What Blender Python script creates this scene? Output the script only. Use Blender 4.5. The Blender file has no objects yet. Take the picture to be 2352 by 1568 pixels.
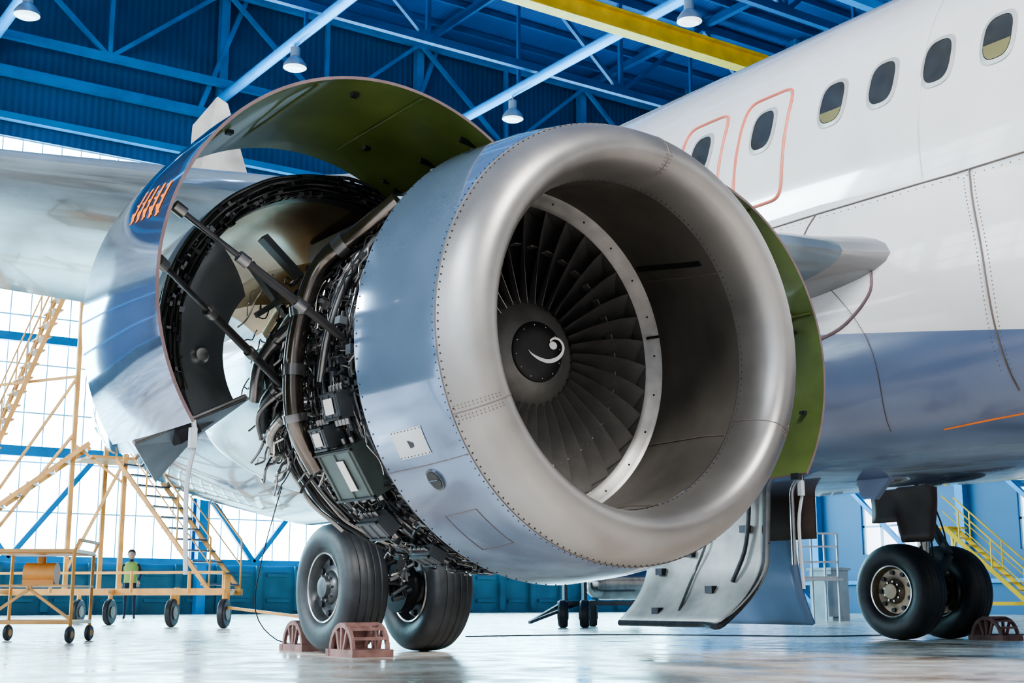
import bpy, math, random, bmesh
from mathutils import Vector, Matrix
random.seed(3)
TH=math.radians(34.5); PH=math.radians(11.1); H=.44; F=3050.0
ct,st=math.cos(TH),math.sin(TH)
rad=math.radians
def C(X,Z,z=0.0): return Vector((X*ct+Z*st, -X*st+Z*ct, z))
# ------------------------------------------------------------------ materials
def mat(name,color,rough=.5,metal=0.0,var=.12,scale=4.0,bump=0.0,coat=0.0,emit=0.0,ecol=None,rvar=.0,bscale=None):
    m=bpy.data.materials.new(name); m.use_nodes=True
    nt=m.node_tree; b=nt.nodes['Principled BSDF']
    b.inputs['Roughness'].default_value=rough; b.inputs['Metallic'].default_value=metal
    b.inputs['Coat Weight'].default_value=coat; b.inputs['Coat Roughness'].default_value=.05
    tc=nt.nodes.new('ShaderNodeTexCoord'); nz=nt.nodes.new('ShaderNodeTexNoise')
    nz.inputs['Scale'].default_value=scale; nz.inputs['Detail'].default_value=6
    nt.links.new(tc.outputs['Object'],nz.inputs['Vector'])
    cr=nt.nodes.new('ShaderNodeValToRGB')
    cr.color_ramp.elements[0].position=.3; cr.color_ramp.elements[1].position=.7
    cr.color_ramp.elements[0].color=[max(0,c*(1-var)) for c in color]+[1]
    cr.color_ramp.elements[1].color=[min(1,c*(1+var)) for c in color]+[1]
    nt.links.new(nz.outputs['Fac'],cr.inputs['Fac']); nt.links.new(cr.outputs['Color'],b.inputs['Base Color'])
    if rvar:
        mr=nt.nodes.new('ShaderNodeMapRange'); mr.inputs['To Min'].default_value=max(.02,rough-rvar); mr.inputs['To Max'].default_value=rough+rvar
        nt.links.new(nz.outputs['Fac'],mr.inputs['Value']); nt.links.new(mr.outputs['Result'],b.inputs['Roughness'])
    if bump:
        n2=nt.nodes.new('ShaderNodeTexNoise'); n2.inputs['Scale'].default_value=bscale or scale*4
        nt.links.new(tc.outputs['Object'],n2.inputs['Vector'])
        bp=nt.nodes.new('ShaderNodeBump'); bp.inputs['Strength'].default_value=bump; bp.inputs['Distance'].default_value=.02
        nt.links.new(n2.outputs['Fac'],bp.inputs['Height']); nt.links.new(bp.outputs['Normal'],b.inputs['Normal'])
    if emit:
        b.inputs['Emission Color'].default_value=list(ecol or color)+[1]; b.inputs['Emission Strength'].default_value=emit
    return m
def corrug(name,color,axis,scale,rough=.5,bs=.35):
    m=mat(name,color,rough,0,.15,.3); nt=m.node_tree; b=nt.nodes['Principled BSDF']
    tc=nt.nodes.new('ShaderNodeTexCoord'); w=nt.nodes.new('ShaderNodeTexWave'); w.bands_direction=axis
    w.inputs['Scale'].default_value=scale; nt.links.new(tc.outputs['Object'],w.inputs['Vector'])
    bp=nt.nodes.new('ShaderNodeBump'); bp.inputs['Strength'].default_value=bs; bp.inputs['Distance'].default_value=.06
    nt.links.new(w.outputs['Fac'],bp.inputs['Height']); nt.links.new(bp.outputs['Normal'],b.inputs['Normal'])
    return m
def zsplit(name,lo,hi,z0,rough,metal=0,coat=.6,slope=0.0):
    m=bpy.data.materials.new(name); m.use_nodes=True; nt=m.node_tree; b=nt.nodes['Principled BSDF']
    tc=nt.nodes.new('ShaderNodeTexCoord'); sp=nt.nodes.new('ShaderNodeSeparateXYZ')
    nt.links.new(tc.outputs['Object'],sp.inputs[0])
    ml=nt.nodes.new('ShaderNodeMath'); ml.operation='MULTIPLY_ADD'; ml.inputs[1].default_value=slope
    nt.links.new(sp.outputs['Y'],ml.inputs[0]); nt.links.new(sp.outputs['Z'],ml.inputs[2])
    g=nt.nodes.new('ShaderNodeMath'); g.operation='GREATER_THAN'; g.inputs[1].default_value=z0
    nt.links.new(ml.outputs[0],g.inputs[0])
    nz=nt.nodes.new('ShaderNodeTexNoise'); nz.inputs['Scale'].default_value=1.2; nz.inputs['Detail'].default_value=7
    nt.links.new(tc.outputs['Object'],nz.inputs['Vector'])
    mx=nt.nodes.new('ShaderNodeMixRGB'); mx.inputs[1].default_value=list(lo)+[1]; mx.inputs[2].default_value=list(hi)+[1]
    nt.links.new(g.outputs[0],mx.inputs[0])
    m2=nt.nodes.new('ShaderNodeMixRGB'); m2.blend_type='MULTIPLY'; m2.inputs[0].default_value=.35
    nt.links.new(mx.outputs[0],m2.inputs[1]); nt.links.new(nz.outputs['Fac'],m2.inputs[2])
    nt.links.new(m2.outputs[0],b.inputs['Base Color'])
    b.inputs['Roughness'].default_value=rough; b.inputs['Metallic'].default_value=metal; b.inputs['Coat Weight'].default_value=coat
    b.inputs['Coat Roughness'].default_value=.05
    return m
M={}
M['lip']=mat('brushed_lip_metal',(.27,.26,.25),.44,.8,.28,1.6,.03,0,rvar=.10)
M['barrel']=mat('inlet_barrel_grey',(.12,.112,.10),.42,.5,.30,2.2,.04)
M['ring']=mat('bolted_ring_grey',(.22,.215,.21),.40,.7,.2,8)
M['bluecowl']=mat('blue_nacelle_paint',(.16,.24,.37),.14,.55,.18,1.5,0,1.0)
M['cowlout']=mat('pale_blue_cowl_paint',(.34,.45,.64),.06,.88,.18,1.2,0,1.0)
M['doorblue']=mat('light_blue_door_paint',(.26,.38,.60),.3,.2,.2,1.8,0,.5)
M['green']=mat('olive_green_primer',(.095,.13,.03),.38,.1,.38,2.0,.02,.3)
M['brown']=mat('purple_brown_seal_and_shade',(.12,.08,.085),.5,0,.2,8)  # cowl door edges, and the painted shadow edge at the wing root
M['dark']=mat('dark_engine_metal',(.05,.052,.058),.30,.75,.35,9)
M['dgrey']=mat('dark_grey_liner',(.12,.135,.15),.36,.6,.3,3,.03)
M['panel']=mat('charcoal_composite_panel',(.21,.23,.25),.33,.5,.3,2.2,.03)
M['beamp']=mat('blue_grey_latch_beam',(.20,.26,.32),.30,.6,.25,3,.02)
M['blade']=mat('fan_blade_titanium',(.40,.395,.39),.32,.8,.22,6)
M['spin']=mat('spinner_grey',(.165,.165,.16),.42,.4,.2,9)
M['black']=mat('black_rubber_paint',(.014,.014,.016),.45,0,.2,8)
M['white']=mat('white_marking',(.9,.9,.88),.5,0,.04,8)
M['steel']=mat('steel_tube',(.50,.49,.47),.22,.95,.2,7)
M['iron']=mat('iron_grey_tube',(.22,.22,.225),.28,.9,.25,7)
M['bronze']=mat('heat_tinted_duct',(.17,.15,.135),.20,.95,.35,5)
M['gold']=mat('cream_gold_metal',(.60,.52,.40),.20,.85,.35,2.0)
M['silver']=mat('light_silver_panel',(.34,.37,.40),.28,.8,.35,1.6,.02,.2)
M['plate']=mat('pale_vent_plate',(.50,.53,.56),.3,.5,.1,3)
M['boxg']=mat('accessory_grey_green',(.10,.125,.12),.38,.5,.2,6)
M['fus']=zsplit('fuselage_paint',(.11,.155,.275),(.74,.72,.70),1.57,.18,0,1.0,-.13)
M['offw']=mat('off_white_door_panel',(.46,.46,.44),.42,.1,.45,2.2,.03)
M['wing']=mat('wing_grey_paint',(.20,.26,.31),.12,.45,.4,1.0,.05,.6,bscale=1.2)
M['wroot']=mat('wing_root_grey_paint',(.24,.245,.255),.26,.2,.25,1.0,0,.5)
M['seam']=mat('panel_seam_sealant',(.11,.09,.08),.6)
M['pane']=mat('cabin_window_glass',(.035,.035,.03),.1,0,.2,8,0,.8)
M['shade']=mat('cabin_window_blind',(.13,.12,.05),.5)
M['frame']=mat('cabin_window_frame',(.40,.40,.38),.4,.3)
M['red']=mat('red_exit_outline',(.55,.15,.10),.5)
M['orange']=mat('orange_logo_paint',(.75,.18,.03),1.0)
M['orange'].node_tree.nodes['Principled BSDF'].inputs['Specular IOR Level'].default_value=0.0
M['tyre']=mat('tyre_rubber',(.026,.028,.031),.50,0,.35,6,.1)
M['rim']=mat('bronze_wheel_rim',(.26,.20,.14),.36,.6,.3,9)
M['rimb']=mat('grey_wheel_rim',(.11,.115,.12),.34,.7,.3,9)
M['chock']=mat('rusty_red_chock',(.27,.15,.13),.65,.1,.35,9,.1)
M['yellow']=mat('yellow_orange_paint',(.72,.37,.11),.45,0,.25,3)
M['craney']=mat('crane_yellow_paint',(.80,.50,.01),.45,0,.2,2)
M['blue']=corrug('blue_wall_sheet',(.002,.080,.205),'X',1.2)
M['ceil']=corrug('blue_roof_sheet',(.002,.058,.215),'X',1.6,.6,.12)
M['beam']=mat('blue_steel_beam',(.006,.22,.50),.45,.1,.2,1)
M['beamd']=mat('dark_blue_steel',(.004,.088,.26),.5,.1,.2,1)
M['tube']=mat('bright_blue_tube',(.03,.40,.90),.35,.1,.12,1)
M['teal']=mat('teal_door_panel',(.04,.13,.19),.5,.1,.25,1)
M['glow']=mat('daylight_glazing',(.8,.9,1),.5,0,.0,1,emit=16.0,ecol=(.50,.90,1.0))
M['glowl']=mat('side_daylight_glazing',(.8,.9,1),.5,0,.0,1,emit=4.5,ecol=(.86,.94,1.0))
M['glowp']=mat('pale_daylight_glazing',(.8,.8,.9),.5,0,.0,1,emit=3.0,ecol=(.9,.82,.92))
M['mull']=mat('window_mullion',(.40,.68,.78),.5)
M['lamp']=mat('lamp_housing_grey',(.45,.47,.5),.4,.5)
M['lampg']=mat('lamp_glass',(.8,.85,.9),.2,0,0,1,emit=1.5)
M['hivis']=mat('hi_vis_vest',(.35,.50,.12),.7)
M['navy']=mat('navy_workwear',(.02,.025,.05),.8)
M['skin']=mat('skin_tone',(.55,.33,.24),.6)
M['hair']=mat('dark_hair',(.03,.02,.015),.8)
M['strap']=mat('pale_webbing_strap',(.36,.40,.43),.7)
M['cab']=mat('grey_cabinet',(.35,.42,.45),.5)
M['brownp']=mat('dark_brown_panel_paint',(.11,.075,.065),.5,.2,.2,4)
def floor_mat():
    m=bpy.data.materials.new('polished_concrete'); m.use_nodes=True; nt=m.node_tree; b=nt.nodes['Principled BSDF']
    tc=nt.nodes.new('ShaderNodeTexCoord'); n1=nt.nodes.new('ShaderNodeTexNoise'); n1.inputs['Scale'].default_value=.6; n1.inputs['Detail'].default_value=9; n1.inputs['Roughness'].default_value=.65; n1.inputs['Distortion'].default_value=1.2
    nt.links.new(tc.outputs['Object'],n1.inputs['Vector'])
    cr=nt.nodes.new('ShaderNodeValToRGB'); e=cr.color_ramp.elements
    e[0].position=.38; e[0].color=(.38,.26,.19,1); e[1].position=.60; e[1].color=(.80,.76,.72,1)
    x=cr.color_ramp.elements.new(.47); x.color=(.66,.58,.50,1)
    nt.links.new(n1.outputs['Fac'],cr.inputs['Fac']); nt.links.new(cr.outputs['Color'],b.inputs['Base Color'])
    n2=nt.nodes.new('ShaderNodeTexNoise'); n2.inputs['Scale'].default_value=2.2; n2.inputs['Detail'].default_value=8
    nt.links.new(tc.outputs['Object'],n2.inputs['Vector'])
    mr=nt.nodes.new('ShaderNodeMapRange'); mr.inputs['From Min'].default_value=.35; mr.inputs['From Max'].default_value=.7; mr.inputs['To Min'].default_value=.12; mr.inputs['To Max'].default_value=.42
    nt.links.new(n2.outputs['Fac'],mr.inputs['Value']); nt.links.new(mr.outputs['Result'],b.inputs['Roughness'])
    bp=nt.nodes.new('ShaderNodeBump'); bp.inputs['Strength'].default_value=.12; bp.inputs['Distance'].default_value=.02
    nt.links.new(n2.outputs['Fac'],bp.inputs['Height']); nt.links.new(bp.outputs['Normal'],b.inputs['Normal'])
    return m
M['floor']=floor_mat()
# ------------------------------------------------------------------ mesh builder
WL={}
def setp(o,par):
    if par is not None:
        o.parent=par; o.matrix_parent_inverse=Matrix.Translation(-WL[par.name])
def empty(name,loc,par=None,label=None,cat=None):
    e=bpy.data.objects.new(name,None); bpy.context.scene.collection.objects.link(e)
    loc=Vector(loc); e.location=loc; WL[e.name]=loc; e.empty_display_size=.3
    setp(e,par)
    if label: e['label']=label
    if cat: e['category']=cat
    return e
def axes(ax):
    ax=Vector(ax).normalized()
    if abs(ax.y)>.99: return Vector((0,1,0)),Vector((1,0,0)),Vector((0,0,1))
    if abs(ax.x)>.99: return Vector((1,0,0)),Vector((0,1,0)),Vector((0,0,1))
    u=ax.cross(Vector((0,0,1)))
    if u.length<1e-4: u=Vector((1,0,0))
    u.normalize(); return ax,u,u.cross(ax).normalized()
def smoothpath(pts,k=4):
    P=[Vector(p) for p in pts]
    if len(P)<3: return P
    out=[]
    for i in range(len(P)-1):
        p0=P[max(0,i-1)];p1=P[i];p2=P[i+1];p3=P[min(len(P)-1,i+2)]
        for j in range(k):
            t=j/k
            out.append(.5*((2*p1)+(-p0+p2)*t+(2*p0-5*p1+4*p2-p3)*t*t+(-p0+3*p1-3*p2+p3)*t**3))
    out.append(P[-1]); return out
class MB:
    def __init__(s): s.v=[];s.f=[];s.m=[]
    def add(s,v,f,mi=0):
        o=len(s.v); s.v+= [tuple(x) for x in v]; s.f+=[tuple(i+o for i in q) for q in f]; s.m+=[mi]*len(f); return s
    def box(s,c,sz,mi=0,R=None):
        c=Vector(c); h=[Vector((x*sz[0]/2,y*sz[1]/2,z*sz[2]/2)) for x in(-1,1) for y in(-1,1) for z in(-1,1)]
        if R is not None: h=[R@q for q in h]
        return s.add([c+q for q in h],[(0,1,3,2),(4,6,7,5),(0,4,5,1),(2,3,7,6),(0,2,6,4),(1,5,7,3)],mi)
    def bar(s,p0,p1,w,h=None,mi=0):
        p0=Vector(p0);p1=Vector(p1);h=h or w;d=(p1-p0);L=d.length;d.normalize()
        up=Vector((0,0,1)) if abs(d.z)<.98 else Vector((0,1,0))
        x=d.cross(up).normalized(); z=x.cross(d).normalized()
        R=Matrix((x,d,z)).transposed()
        return s.box((p0+p1)/2,(w,L,h),mi,R)
    def cyl(s,p0,p1,r0,r1=None,n=16,mi=0):
        p0=Vector(p0);p1=Vector(p1);L=(p1-p0).length
        r1=r0 if r1 is None else r1
        return s.rev([(0,0),(0,r0),(L,r1),(L,0)],p0,(p1-p0),0,360,n,mi)
    def rev(s,prof,o,ax=(0,1,0),a0=0,a1=360,n=48,mi=0):
        o=Vector(o);
        axn=Vector(ax).normalized(); a_,u,v=axes(axn)
        full=abs((a1-a0)-360)<1e-3; cnt=n if full else n+1
        V=[];Fc=[]
        for (t,r) in prof:
            for i in range(cnt):
                an=rad(a0+(a1-a0)*i/n); V.append(o+axn*t+u*(r*math.cos(an))+v*(r*math.sin(an)))
        for k in range(len(prof)-1):
            for i in range(n):
                j=(i+1)%cnt if full else i+1
                a=k*cnt+i;b=k*cnt+j;c=(k+1)*cnt+j;d=(k+1)*cnt+i
                if prof[k][1]<1e-6: Fc.append((a,c,d))
                elif prof[k+1][1]<1e-6: Fc.append((a,b,d))
                else: Fc.append((a,b,c,d))
        return s.add(V,Fc,mi)
    def tube(s,pts,r,n=8,mi=0,k=4,closed=False):
        P=smoothpath(pts,k) if k>1 else [Vector(p) for p in pts]
        if closed: P=[Vector(p) for p in pts]
        N=len(P);V=[];prev=None
        for i in range(N):
            if closed: t=(P[(i+1)%N]-P[i-1])
            else: t=P[min(N-1,i+1)]-P[max(0,i-1)]
            if t.length<1e-9: t=Vector((0,0,1))
            t.normalize()
            if prev is None:
                u=t.orthogonal().normalized()
            else:
                u=prev-t*prev.dot(t)
                if u.length<1e-6: u=t.orthogonal()
                u.normalize()
            prev=u; w=t.cross(u)
            for j in range(n):
                a=2*math.pi*j/n; V.append(P[i]+u*(r*math.cos(a))+w*(r*math.sin(a)))
        Fc=[]
        for i in range(N if closed else N-1):
            for j in range(n):
                i2=(i+1)%N
                Fc.append((i*n+j,i*n+(j+1)%n,i2*n+(j+1)%n,i2*n+j))
        if not closed:
            Fc.append(tuple(range(n))); Fc.append(tuple((N-1)*n+j for j in range(n)))
        return s.add(V,Fc,mi)
    def grid(s,fn,nu,nv,mi=0):
        V=[fn(i/nu,j/nv) for i in range(nu+1) for j in range(nv+1)]
        Fc=[(i*(nv+1)+j,i*(nv+1)+j+1,(i+1)*(nv+1)+j+1,(i+1)*(nv+1)+j) for i in range(nu) for j in range(nv)]
        return s.add(V,Fc,mi)
    def sphere(s,c,r,n=16,mi=0,sz=1.0):
        prof=[(-r*math.cos(math.pi*i/10)*sz,r*math.sin(math.pi*i/10)) for i in range(11)]
        prof[0]=(-r*sz,0);prof[-1]=(r*sz,0)
        return s.rev(prof,c,(0,0,1),0,360,n,mi)
    def shell(s,prof,c,a0,a1,th,n=48,mo=0,mi=1,me=2):
        def P(y,R,an): return Vector((c[0]+R*math.cos(an),y,c[1]+R*math.sin(an)))
        A=[rad(a0+(a1-a0)*i/n) for i in range(n+1)]; K=len(prof)
        V=[P(y,R,a) for (y,R) in prof for a in A]+[P(y,R-th,a) for (y,R) in prof for a in A]
        o=K*(n+1); q=lambda k,i:k*(n+1)+i
        s.add(V,[],0); base=len(s.v)-len(V)
        def f(fc,m): s.f.append(tuple(x+base for x in fc)); s.m.append(m)
        for k in range(K-1):
            for i in range(n):
                f((q(k,i),q(k,i+1),q(k+1,i+1),q(k+1,i)),mo)
                f((o+q(k,i),o+q(k+1,i),o+q(k+1,i+1),o+q(k,i+1)),mi)
            for i in(0,n): f((q(k,i),q(k+1,i),o+q(k+1,i),o+q(k,i)),me)
        for k in(0,K-1):
            for i in range(n): f((q(k,i),q(k,i+1),o+q(k,i+1),o+q(k,i)),me)
        return s
    def build(s,name,mats,par=None,smooth=True,label=None,cat=None,kind=None,group=None,ang=35,recalc=True):
        me=bpy.data.meshes.new(name); me.from_pydata(s.v,[],s.f)
        if not isinstance(mats,(list,tuple)): mats=[mats]
        for m in mats: me.materials.append(M[m])
        for i,p in enumerate(me.polygons): p.material_index=s.m[i]
        if recalc:
            bm=bmesh.new(); bm.from_mesh(me); bmesh.ops.remove_doubles(bm,verts=bm.verts,dist=1e-5)
            bmesh.ops.recalc_face_normals(bm,faces=bm.faces); bm.to_mesh(me); bm.free()
        if smooth:
            for p in me.polygons: p.use_smooth=True
            try: me.set_sharp_from_angle(angle=rad(ang))
            except Exception: pass
        o=bpy.data.objects.new(name,me); bpy.context.scene.collection.objects.link(o)
        WL[o.name]=Vector((0,0,0)); setp(o,par)
        if label:o['label']=label
        if cat:o['category']=cat
        if kind:o['kind']=kind
        if group:o['group']=group
        return o
# ------------------------------------------------------------------ hangar shell
X0,X1,Y0,Y1,ZC=-18,42,-14,48,25
MB().box(((X0+X1)/2,(Y0+Y1)/2,-.1),(X1-X0,Y1-Y0,.2)).build('floor','floor',smooth=False,kind='structure',label='polished pale concrete hangar floor with stains')
MB().box(((X0+X1)/2,(Y0+Y1)/2,ZC+.15),(X1-X0,Y1-Y0,.3)).build('ceiling','ceil',smooth=False,kind='structure',label='blue corrugated hangar roof')
w=MB()
w.box(((X0+X1)/2,Y1+.2,.9),(X1-X0,.4,1.8),1)
for i in range(int((X1-X0)/1.6)):
    x=X0+.8+i*1.6
    w.box((x,Y1-.08,.95),(.25,.18,1.7),1); w.box((x+.8,Y1-.05,1.45),(.9,.1,.12),1); w.box((x+.8,Y1-.05,.5),(.9,.1,.12),1)
w.box(((X0+X1)/2,Y1+.2,14.8),(X1-X0,.4,1.6),0)
w.box(((X0+X1)/2,Y1+.2,21),(X1-X0,.4,8),0)
for x in [0.8-9,0.8,9.8,18.75,27.8,36.8]: w.box((x,Y1+.2,7.9),(.5,.4,12.2),0); w.box((x,Y1+.2,16.3),(.5,.4,1.4),0)
w.box(((X0-8.2)/2,Y1+.2,7.9),(9.8,.4,12.2),0)
w.build('wall_back',['blue','teal'],smooth=False,kind='structure',label='blue sheet-metal hangar wall with glazed bays')
wr=MB(); 
wr.box((X1+.2,(Y0+Y1)/2,1.15),(.4,Y1-Y0,2.3),0); wr.box((X1+.2,(Y0+Y1)/2,14.75),(.4,Y1-Y0,20.5),0)
ys=[20.5,27.8,35.0,42.2]
edges=[Y0]+[e for y in ys for e in(y-1.35,y+1.35)]+[Y1]
for i in range(0,len(edges),2): wr.box((X1+.2,(edges[i]+edges[i+1])/2,3.4),(.4,edges[i+1]-edges[i],2.2),0)
for y in [17,24.2,31.4,38.6,45.8]: wr.box((X1-.15,y,12.5),(.3,.35,25),1)
for y in ys: wr.bar((X1-.25,y-3.4,.3),(X1-.25,y+3.4,6.5),.16,mi=1)
for z in(1.2,4.9,6.5): wr.box((X1-.1,(Y0+Y1)/2,z),(.15,Y1-Y0,.15),1)
wr.build('wall_right',['blue','beam'],smooth=False,kind='structure',label='blue side wall with steel columns')
wl=MB(); wl.box((X0-.2,(Y0+Y1)/2,.75),(.4,Y1-Y0,1.5)); wl.box((X0-.2,(Y0+Y1)/2,19),(.4,Y1-Y0,12))
for i in range(8): wl.box((X0-.2,Y0+.5+i*8.7,7.2),(.4,1.1,11.6))
wl.build('wall_left','blue',smooth=False,kind='structure',label='blue side wall with large glazed bays')
wn=1
bays=[(-8,.55),(1.05,9.55),(10.05,18.5),(19,27.55),(28.05,36.55),(37.05,41.9)]
for (a,b) in bays:
    for (z0,z1) in ((1.8,14.0),(15.6,17.0)):
        g=MB(); g.box(((a+b)/2,Y1+.3,(z0+z1)/2),(b-a,.05,z1-z0),0)
        n=int((b-a)/.7)
        for i in range(n+1):
            x=a+(b-a)*i/n; g.box((x,Y1+.22,(z0+z1)/2),(.04,.05,z1-z0),1)
        k=max(1,int((z1-z0)/1.6))
        for j in range(k+1): g.box(((a+b)/2,Y1+.21,z0+(z1-z0)*j/k),(b-a,.1,.05),1)
        g.build('window_%d'%wn,['glow','mull'],smooth=False,kind='structure',label='tall daylight-filled gridded hangar window'); wn+=1
for y in ys:
    g=MB(); g.box((X1+.25,y,3.4),(.05,2.7,2.2),0)
    for i in range(4): g.box((X1+.15,y-1.3+i*.87,3.4),(.1,.08,2.2),1)
    g.box((X1+.15,y,3.4),(.1,2.7,.08),1)
    g.build('window_%d'%wn,['glowp','mull'],smooth=False,kind='structure',label='pale bright side-wall window'); wn+=1
for i in range(7):
    y0=Y0+1.05+i*8.7; y1=y0+7.6; g=MB(); g.box((X0-.3,(y0+y1)/2,7.25),(.05,7.6,11.5),0)
    for j in range(6): g.box((X0-.15,y0+7.6*j/5,7.25),(.2,.16,11.5),1)
    for j in range(6): g.box((X0-.15,(y0+y1)/2,1.5+11.5*j/5),(.2,7.6,.2),1)
    g.build('window_%d'%wn,['glowl','beamd'],smooth=False,kind='structure',label='large bright side window with grid'); wn+=1
tn=1
def trim(mb,mats,label,smooth=False):
    global tn
    o=mb.build('trim_%d'%tn,mats,smooth=smooth,kind='structure',label=label); tn+=1; return o
t=MB()
for z,h in((19.3,.35),(17.6,.25),(5.6,.35),(9.6,.3),(13.9,.3),(1.9,.2)): t.box(((X0+X1)/2,Y1-.35,z),(X1-X0,.3,h))
for x in [0.8,9.8,18.75,27.8,36.8]: t.box((x,Y1-.3,12.5),(.35,.35,25))
for cx in (2.8,11.8,20.8,29.8):
    t.bar((cx-2.8,Y1-.45,5.5),(cx,Y1-.45,1.9),.18); t.bar((cx+2.8,Y1-.45,5.5),(cx,Y1-.45,1.9),.18)
    t.bar((cx-3,Y1-.45,19.3),(cx-1,Y1-.45,25),.18)
trim(t,'beam','blue steel wall girders and V braces')
for x in [0.8,9.8,18.72,27.8,36.8]:
    t=MB(); t.cyl((x,Y0,20),(x,Y1,20),.2,n=14,mi=0); t.box((x,(Y0+Y1)/2,24.6),(.25,Y1-Y0,.3),1)
    y=Y0
    while y<Y1-1:
        t.bar((x,min(Y1,y+9),20),(x,min(Y1,y+9),24.6),.12,mi=1)
        y+=9
    trim(t,['tube','beamd'],'bright blue round roof-truss tube',True)
for y in [12,21,30,39,47.2]:
    t=MB(); t.box(((X0+X1)/2,y,20.5),(X1-X0,.22,.3),0); t.box(((X0+X1)/2,y,24.4),(X1-X0,.25,.35),0)
    x=X0+.6
    while x<X1-4.5:
        t.bar((x,y,24.4),(x+4.5,y,20.5),.16,mi=0); t.bar((x+4.5,y,20.5),(x+4.5,y,24.4),.16,mi=0); t.bar((x+4.5,y,20.5),(min(X1,x+9),y,24.4),.16,mi=0); x+=9
    trim(t,'beamd' if y<47 else 'beam','dark blue lateral roof truss')
t=MB()
for i in range(30): t.box(((X0+X1)/2,Y0+1+i*2.1,24.85),(X1-X0,.12,.25))
trim(t,'beamd','blue roof purlins')
t=MB(); t.box(((X0+X1)/2,26.5,19.4),(X1-X0,.3,.3)); trim(t,'tube','bright blue crane rail beam')
t=MB(); t.box((10,29.7,18),(56,.12,.55)); t.box((10,29.7,18.3),(56,.45,.06)); t.box((10,29.7,17.7),(56,.45,.06))
t.box((37.3,29.7,18.1),(1.4,1.2,.7))
t.build('overhead_crane_beam','craney',smooth=False,label='long yellow overhead travelling crane girder under the roof',cat='crane')
def lamp(loc,par=None):
    x,y,z=loc; e=empty('pendant_lamp',(x,y,z),None,'grey bell-shaped industrial pendant lamp hanging from roof tube','lamp'); e['group']='pendant lamps under the roof'
    MB().rev([(.02,.42),(.15,.40),(.32,.28),(.42,.18),(.45,0)],(x,y,z-.25),(0,0,1),n=24).build('lamp_shade','lamp',e)
    MB().rev([(0,0),(-.04,.3),(.03,.41)],(x,y,z-.25),(0,0,1),n=24).build('lamp_glass','lampg',e)
    MB().cyl((x,y,z+.18),(x,y,z+.52),.17,n=16).cyl((x,y,z+.52),(x,y,20-.15),.03,n=8).build('lamp_body','lamp',e)
for p in((18.72,40.8,19.2),(27.8,40.4,19.1),(27.8,30.2,19.3),(9.8,42,19.3)): lamp(p)
# ------------------------------------------------------------------ AIRPLANE
AX,ZF,RX,RZ=9.75,3.75,1.975,2.07
plane=empty('airplane',(AX,10.75,0),None,'white and blue passenger jet parked in hangar with engine cowls open','airplane')
def fx(z,off=0):
    q=max(0,1-((z-ZF)/RZ)**2); return AX-(RX+off)*math.sqrt(q)
fu=empty('fuselage',(AX,10.75,ZF),plane)
st_=[(-7,.02,-.8),(-6.6,.25,-.7),(-5.5,.55,-.45),(-4,.8,-.2),(-2,.96,-.05),(0,1,0),(20,1,0),(25,.8,.35),(30,.35,.9),(31,.05,1)]
def fus(u,v):
    k=u*(len(st_)-1);i=min(int(k),len(st_)-2);f=k-i
    y=st_[i][0]*(1-f)+st_[i+1][0]*f;s_=st_[i][1]*(1-f)+st_[i+1][1]*f;dz=st_[i][2]*(1-f)+st_[i+1][2]*f
    a=2*math.pi*v
    return Vector((AX+RX*s_*math.cos(a),y,ZF+dz+RZ*s_*math.sin(a)))
MB().grid(fus,len(st_)-1,72).build('fuselage_skin','fus',fu,ang=60)
bs=[(3.0,.86),(4.0,.95),(5.0,1.0),(6.0,1.035),(7.0,1.05),(13,1.05),(15,.97),(17,.85)]
def bel(u,v):
    k=u*(len(bs)-1);i=min(int(k),len(bs)-2);f=k-i
    y=bs[i][0]*(1-f)+bs[i+1][0]*f;s_=bs[i][1]*(1-f)+bs[i+1][1]*f
    a=2*math.pi*v;c,s=math.cos(a),math.sin(a);e=2/2.4
    return Vector((AX+2.0*s_*math.copysign(abs(c)**e,c),y,2.9+1.36*s_*math.copysign(abs(s)**e,s)))
MB().grid(bel,28,96).build('belly_fairing','fus',fu,ang=60)
def winpts(y,z,w,h,off,n=28,e=.70):
    out=[]
    for i in range(n):
        a=2*math.pi*i/n;c,s=math.cos(a),math.sin(a)
        yy=y+w/2*math.copysign(abs(c)**e,c); zz=z+h/2*math.copysign(abs(s)**e,s)
        out.append(Vector((fx(zz,off),yy,zz)))
    return out
wy=[4.29,4.81,5.34,5.86,6.38,6.89,7.67,8.45]
for k,y in enumerate(wy):
    z=4.39
    g=MB(); o=winpts(y,z,.30,.43,.004); i_=winpts(y,z,.24,.36,.012)
    n=len(o); g.add(o+i_,[(j,(j+1)%n,n+(j+1)%n,n+j) for j in range(n)],0)
    g.build('window_frame','frame',fu)
    p=winpts(y,z,.24,.36,.008); g=MB(); g.add(p,[tuple(range(n))],0); g.build('window_glass','pane',fu)
    lim=z-.05 if k in(1,2) else (z-.08 if k in(5,) else None)
    if lim:
        p=[Vector((fx(min(q.z,lim),.011),q.y*.96+y*.04,min(q.z,lim)+.006)) for q in p]
        g=MB(); g.add(p,[tuple(range(n))],0); g.build('window_blind','shade',fu)
for y in(7.67,8.45):
    P=winpts(y,4.22,.57,1.03,.006,56,.32)
    MB().tube(P,.013,6,closed=True).build('emergency_exit_outline','red',fu,label='thin red overwing exit outline')
def ringseam(y,z0,z1,dy=0,off=.004,n=24,r=.006):
    return [Vector((fx(z0+(z1-z0)*i/n,off),y+dy*math.sin(math.pi*i/n),z0+(z1-z0)*i/n)) for i in range(n+1)]
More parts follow.
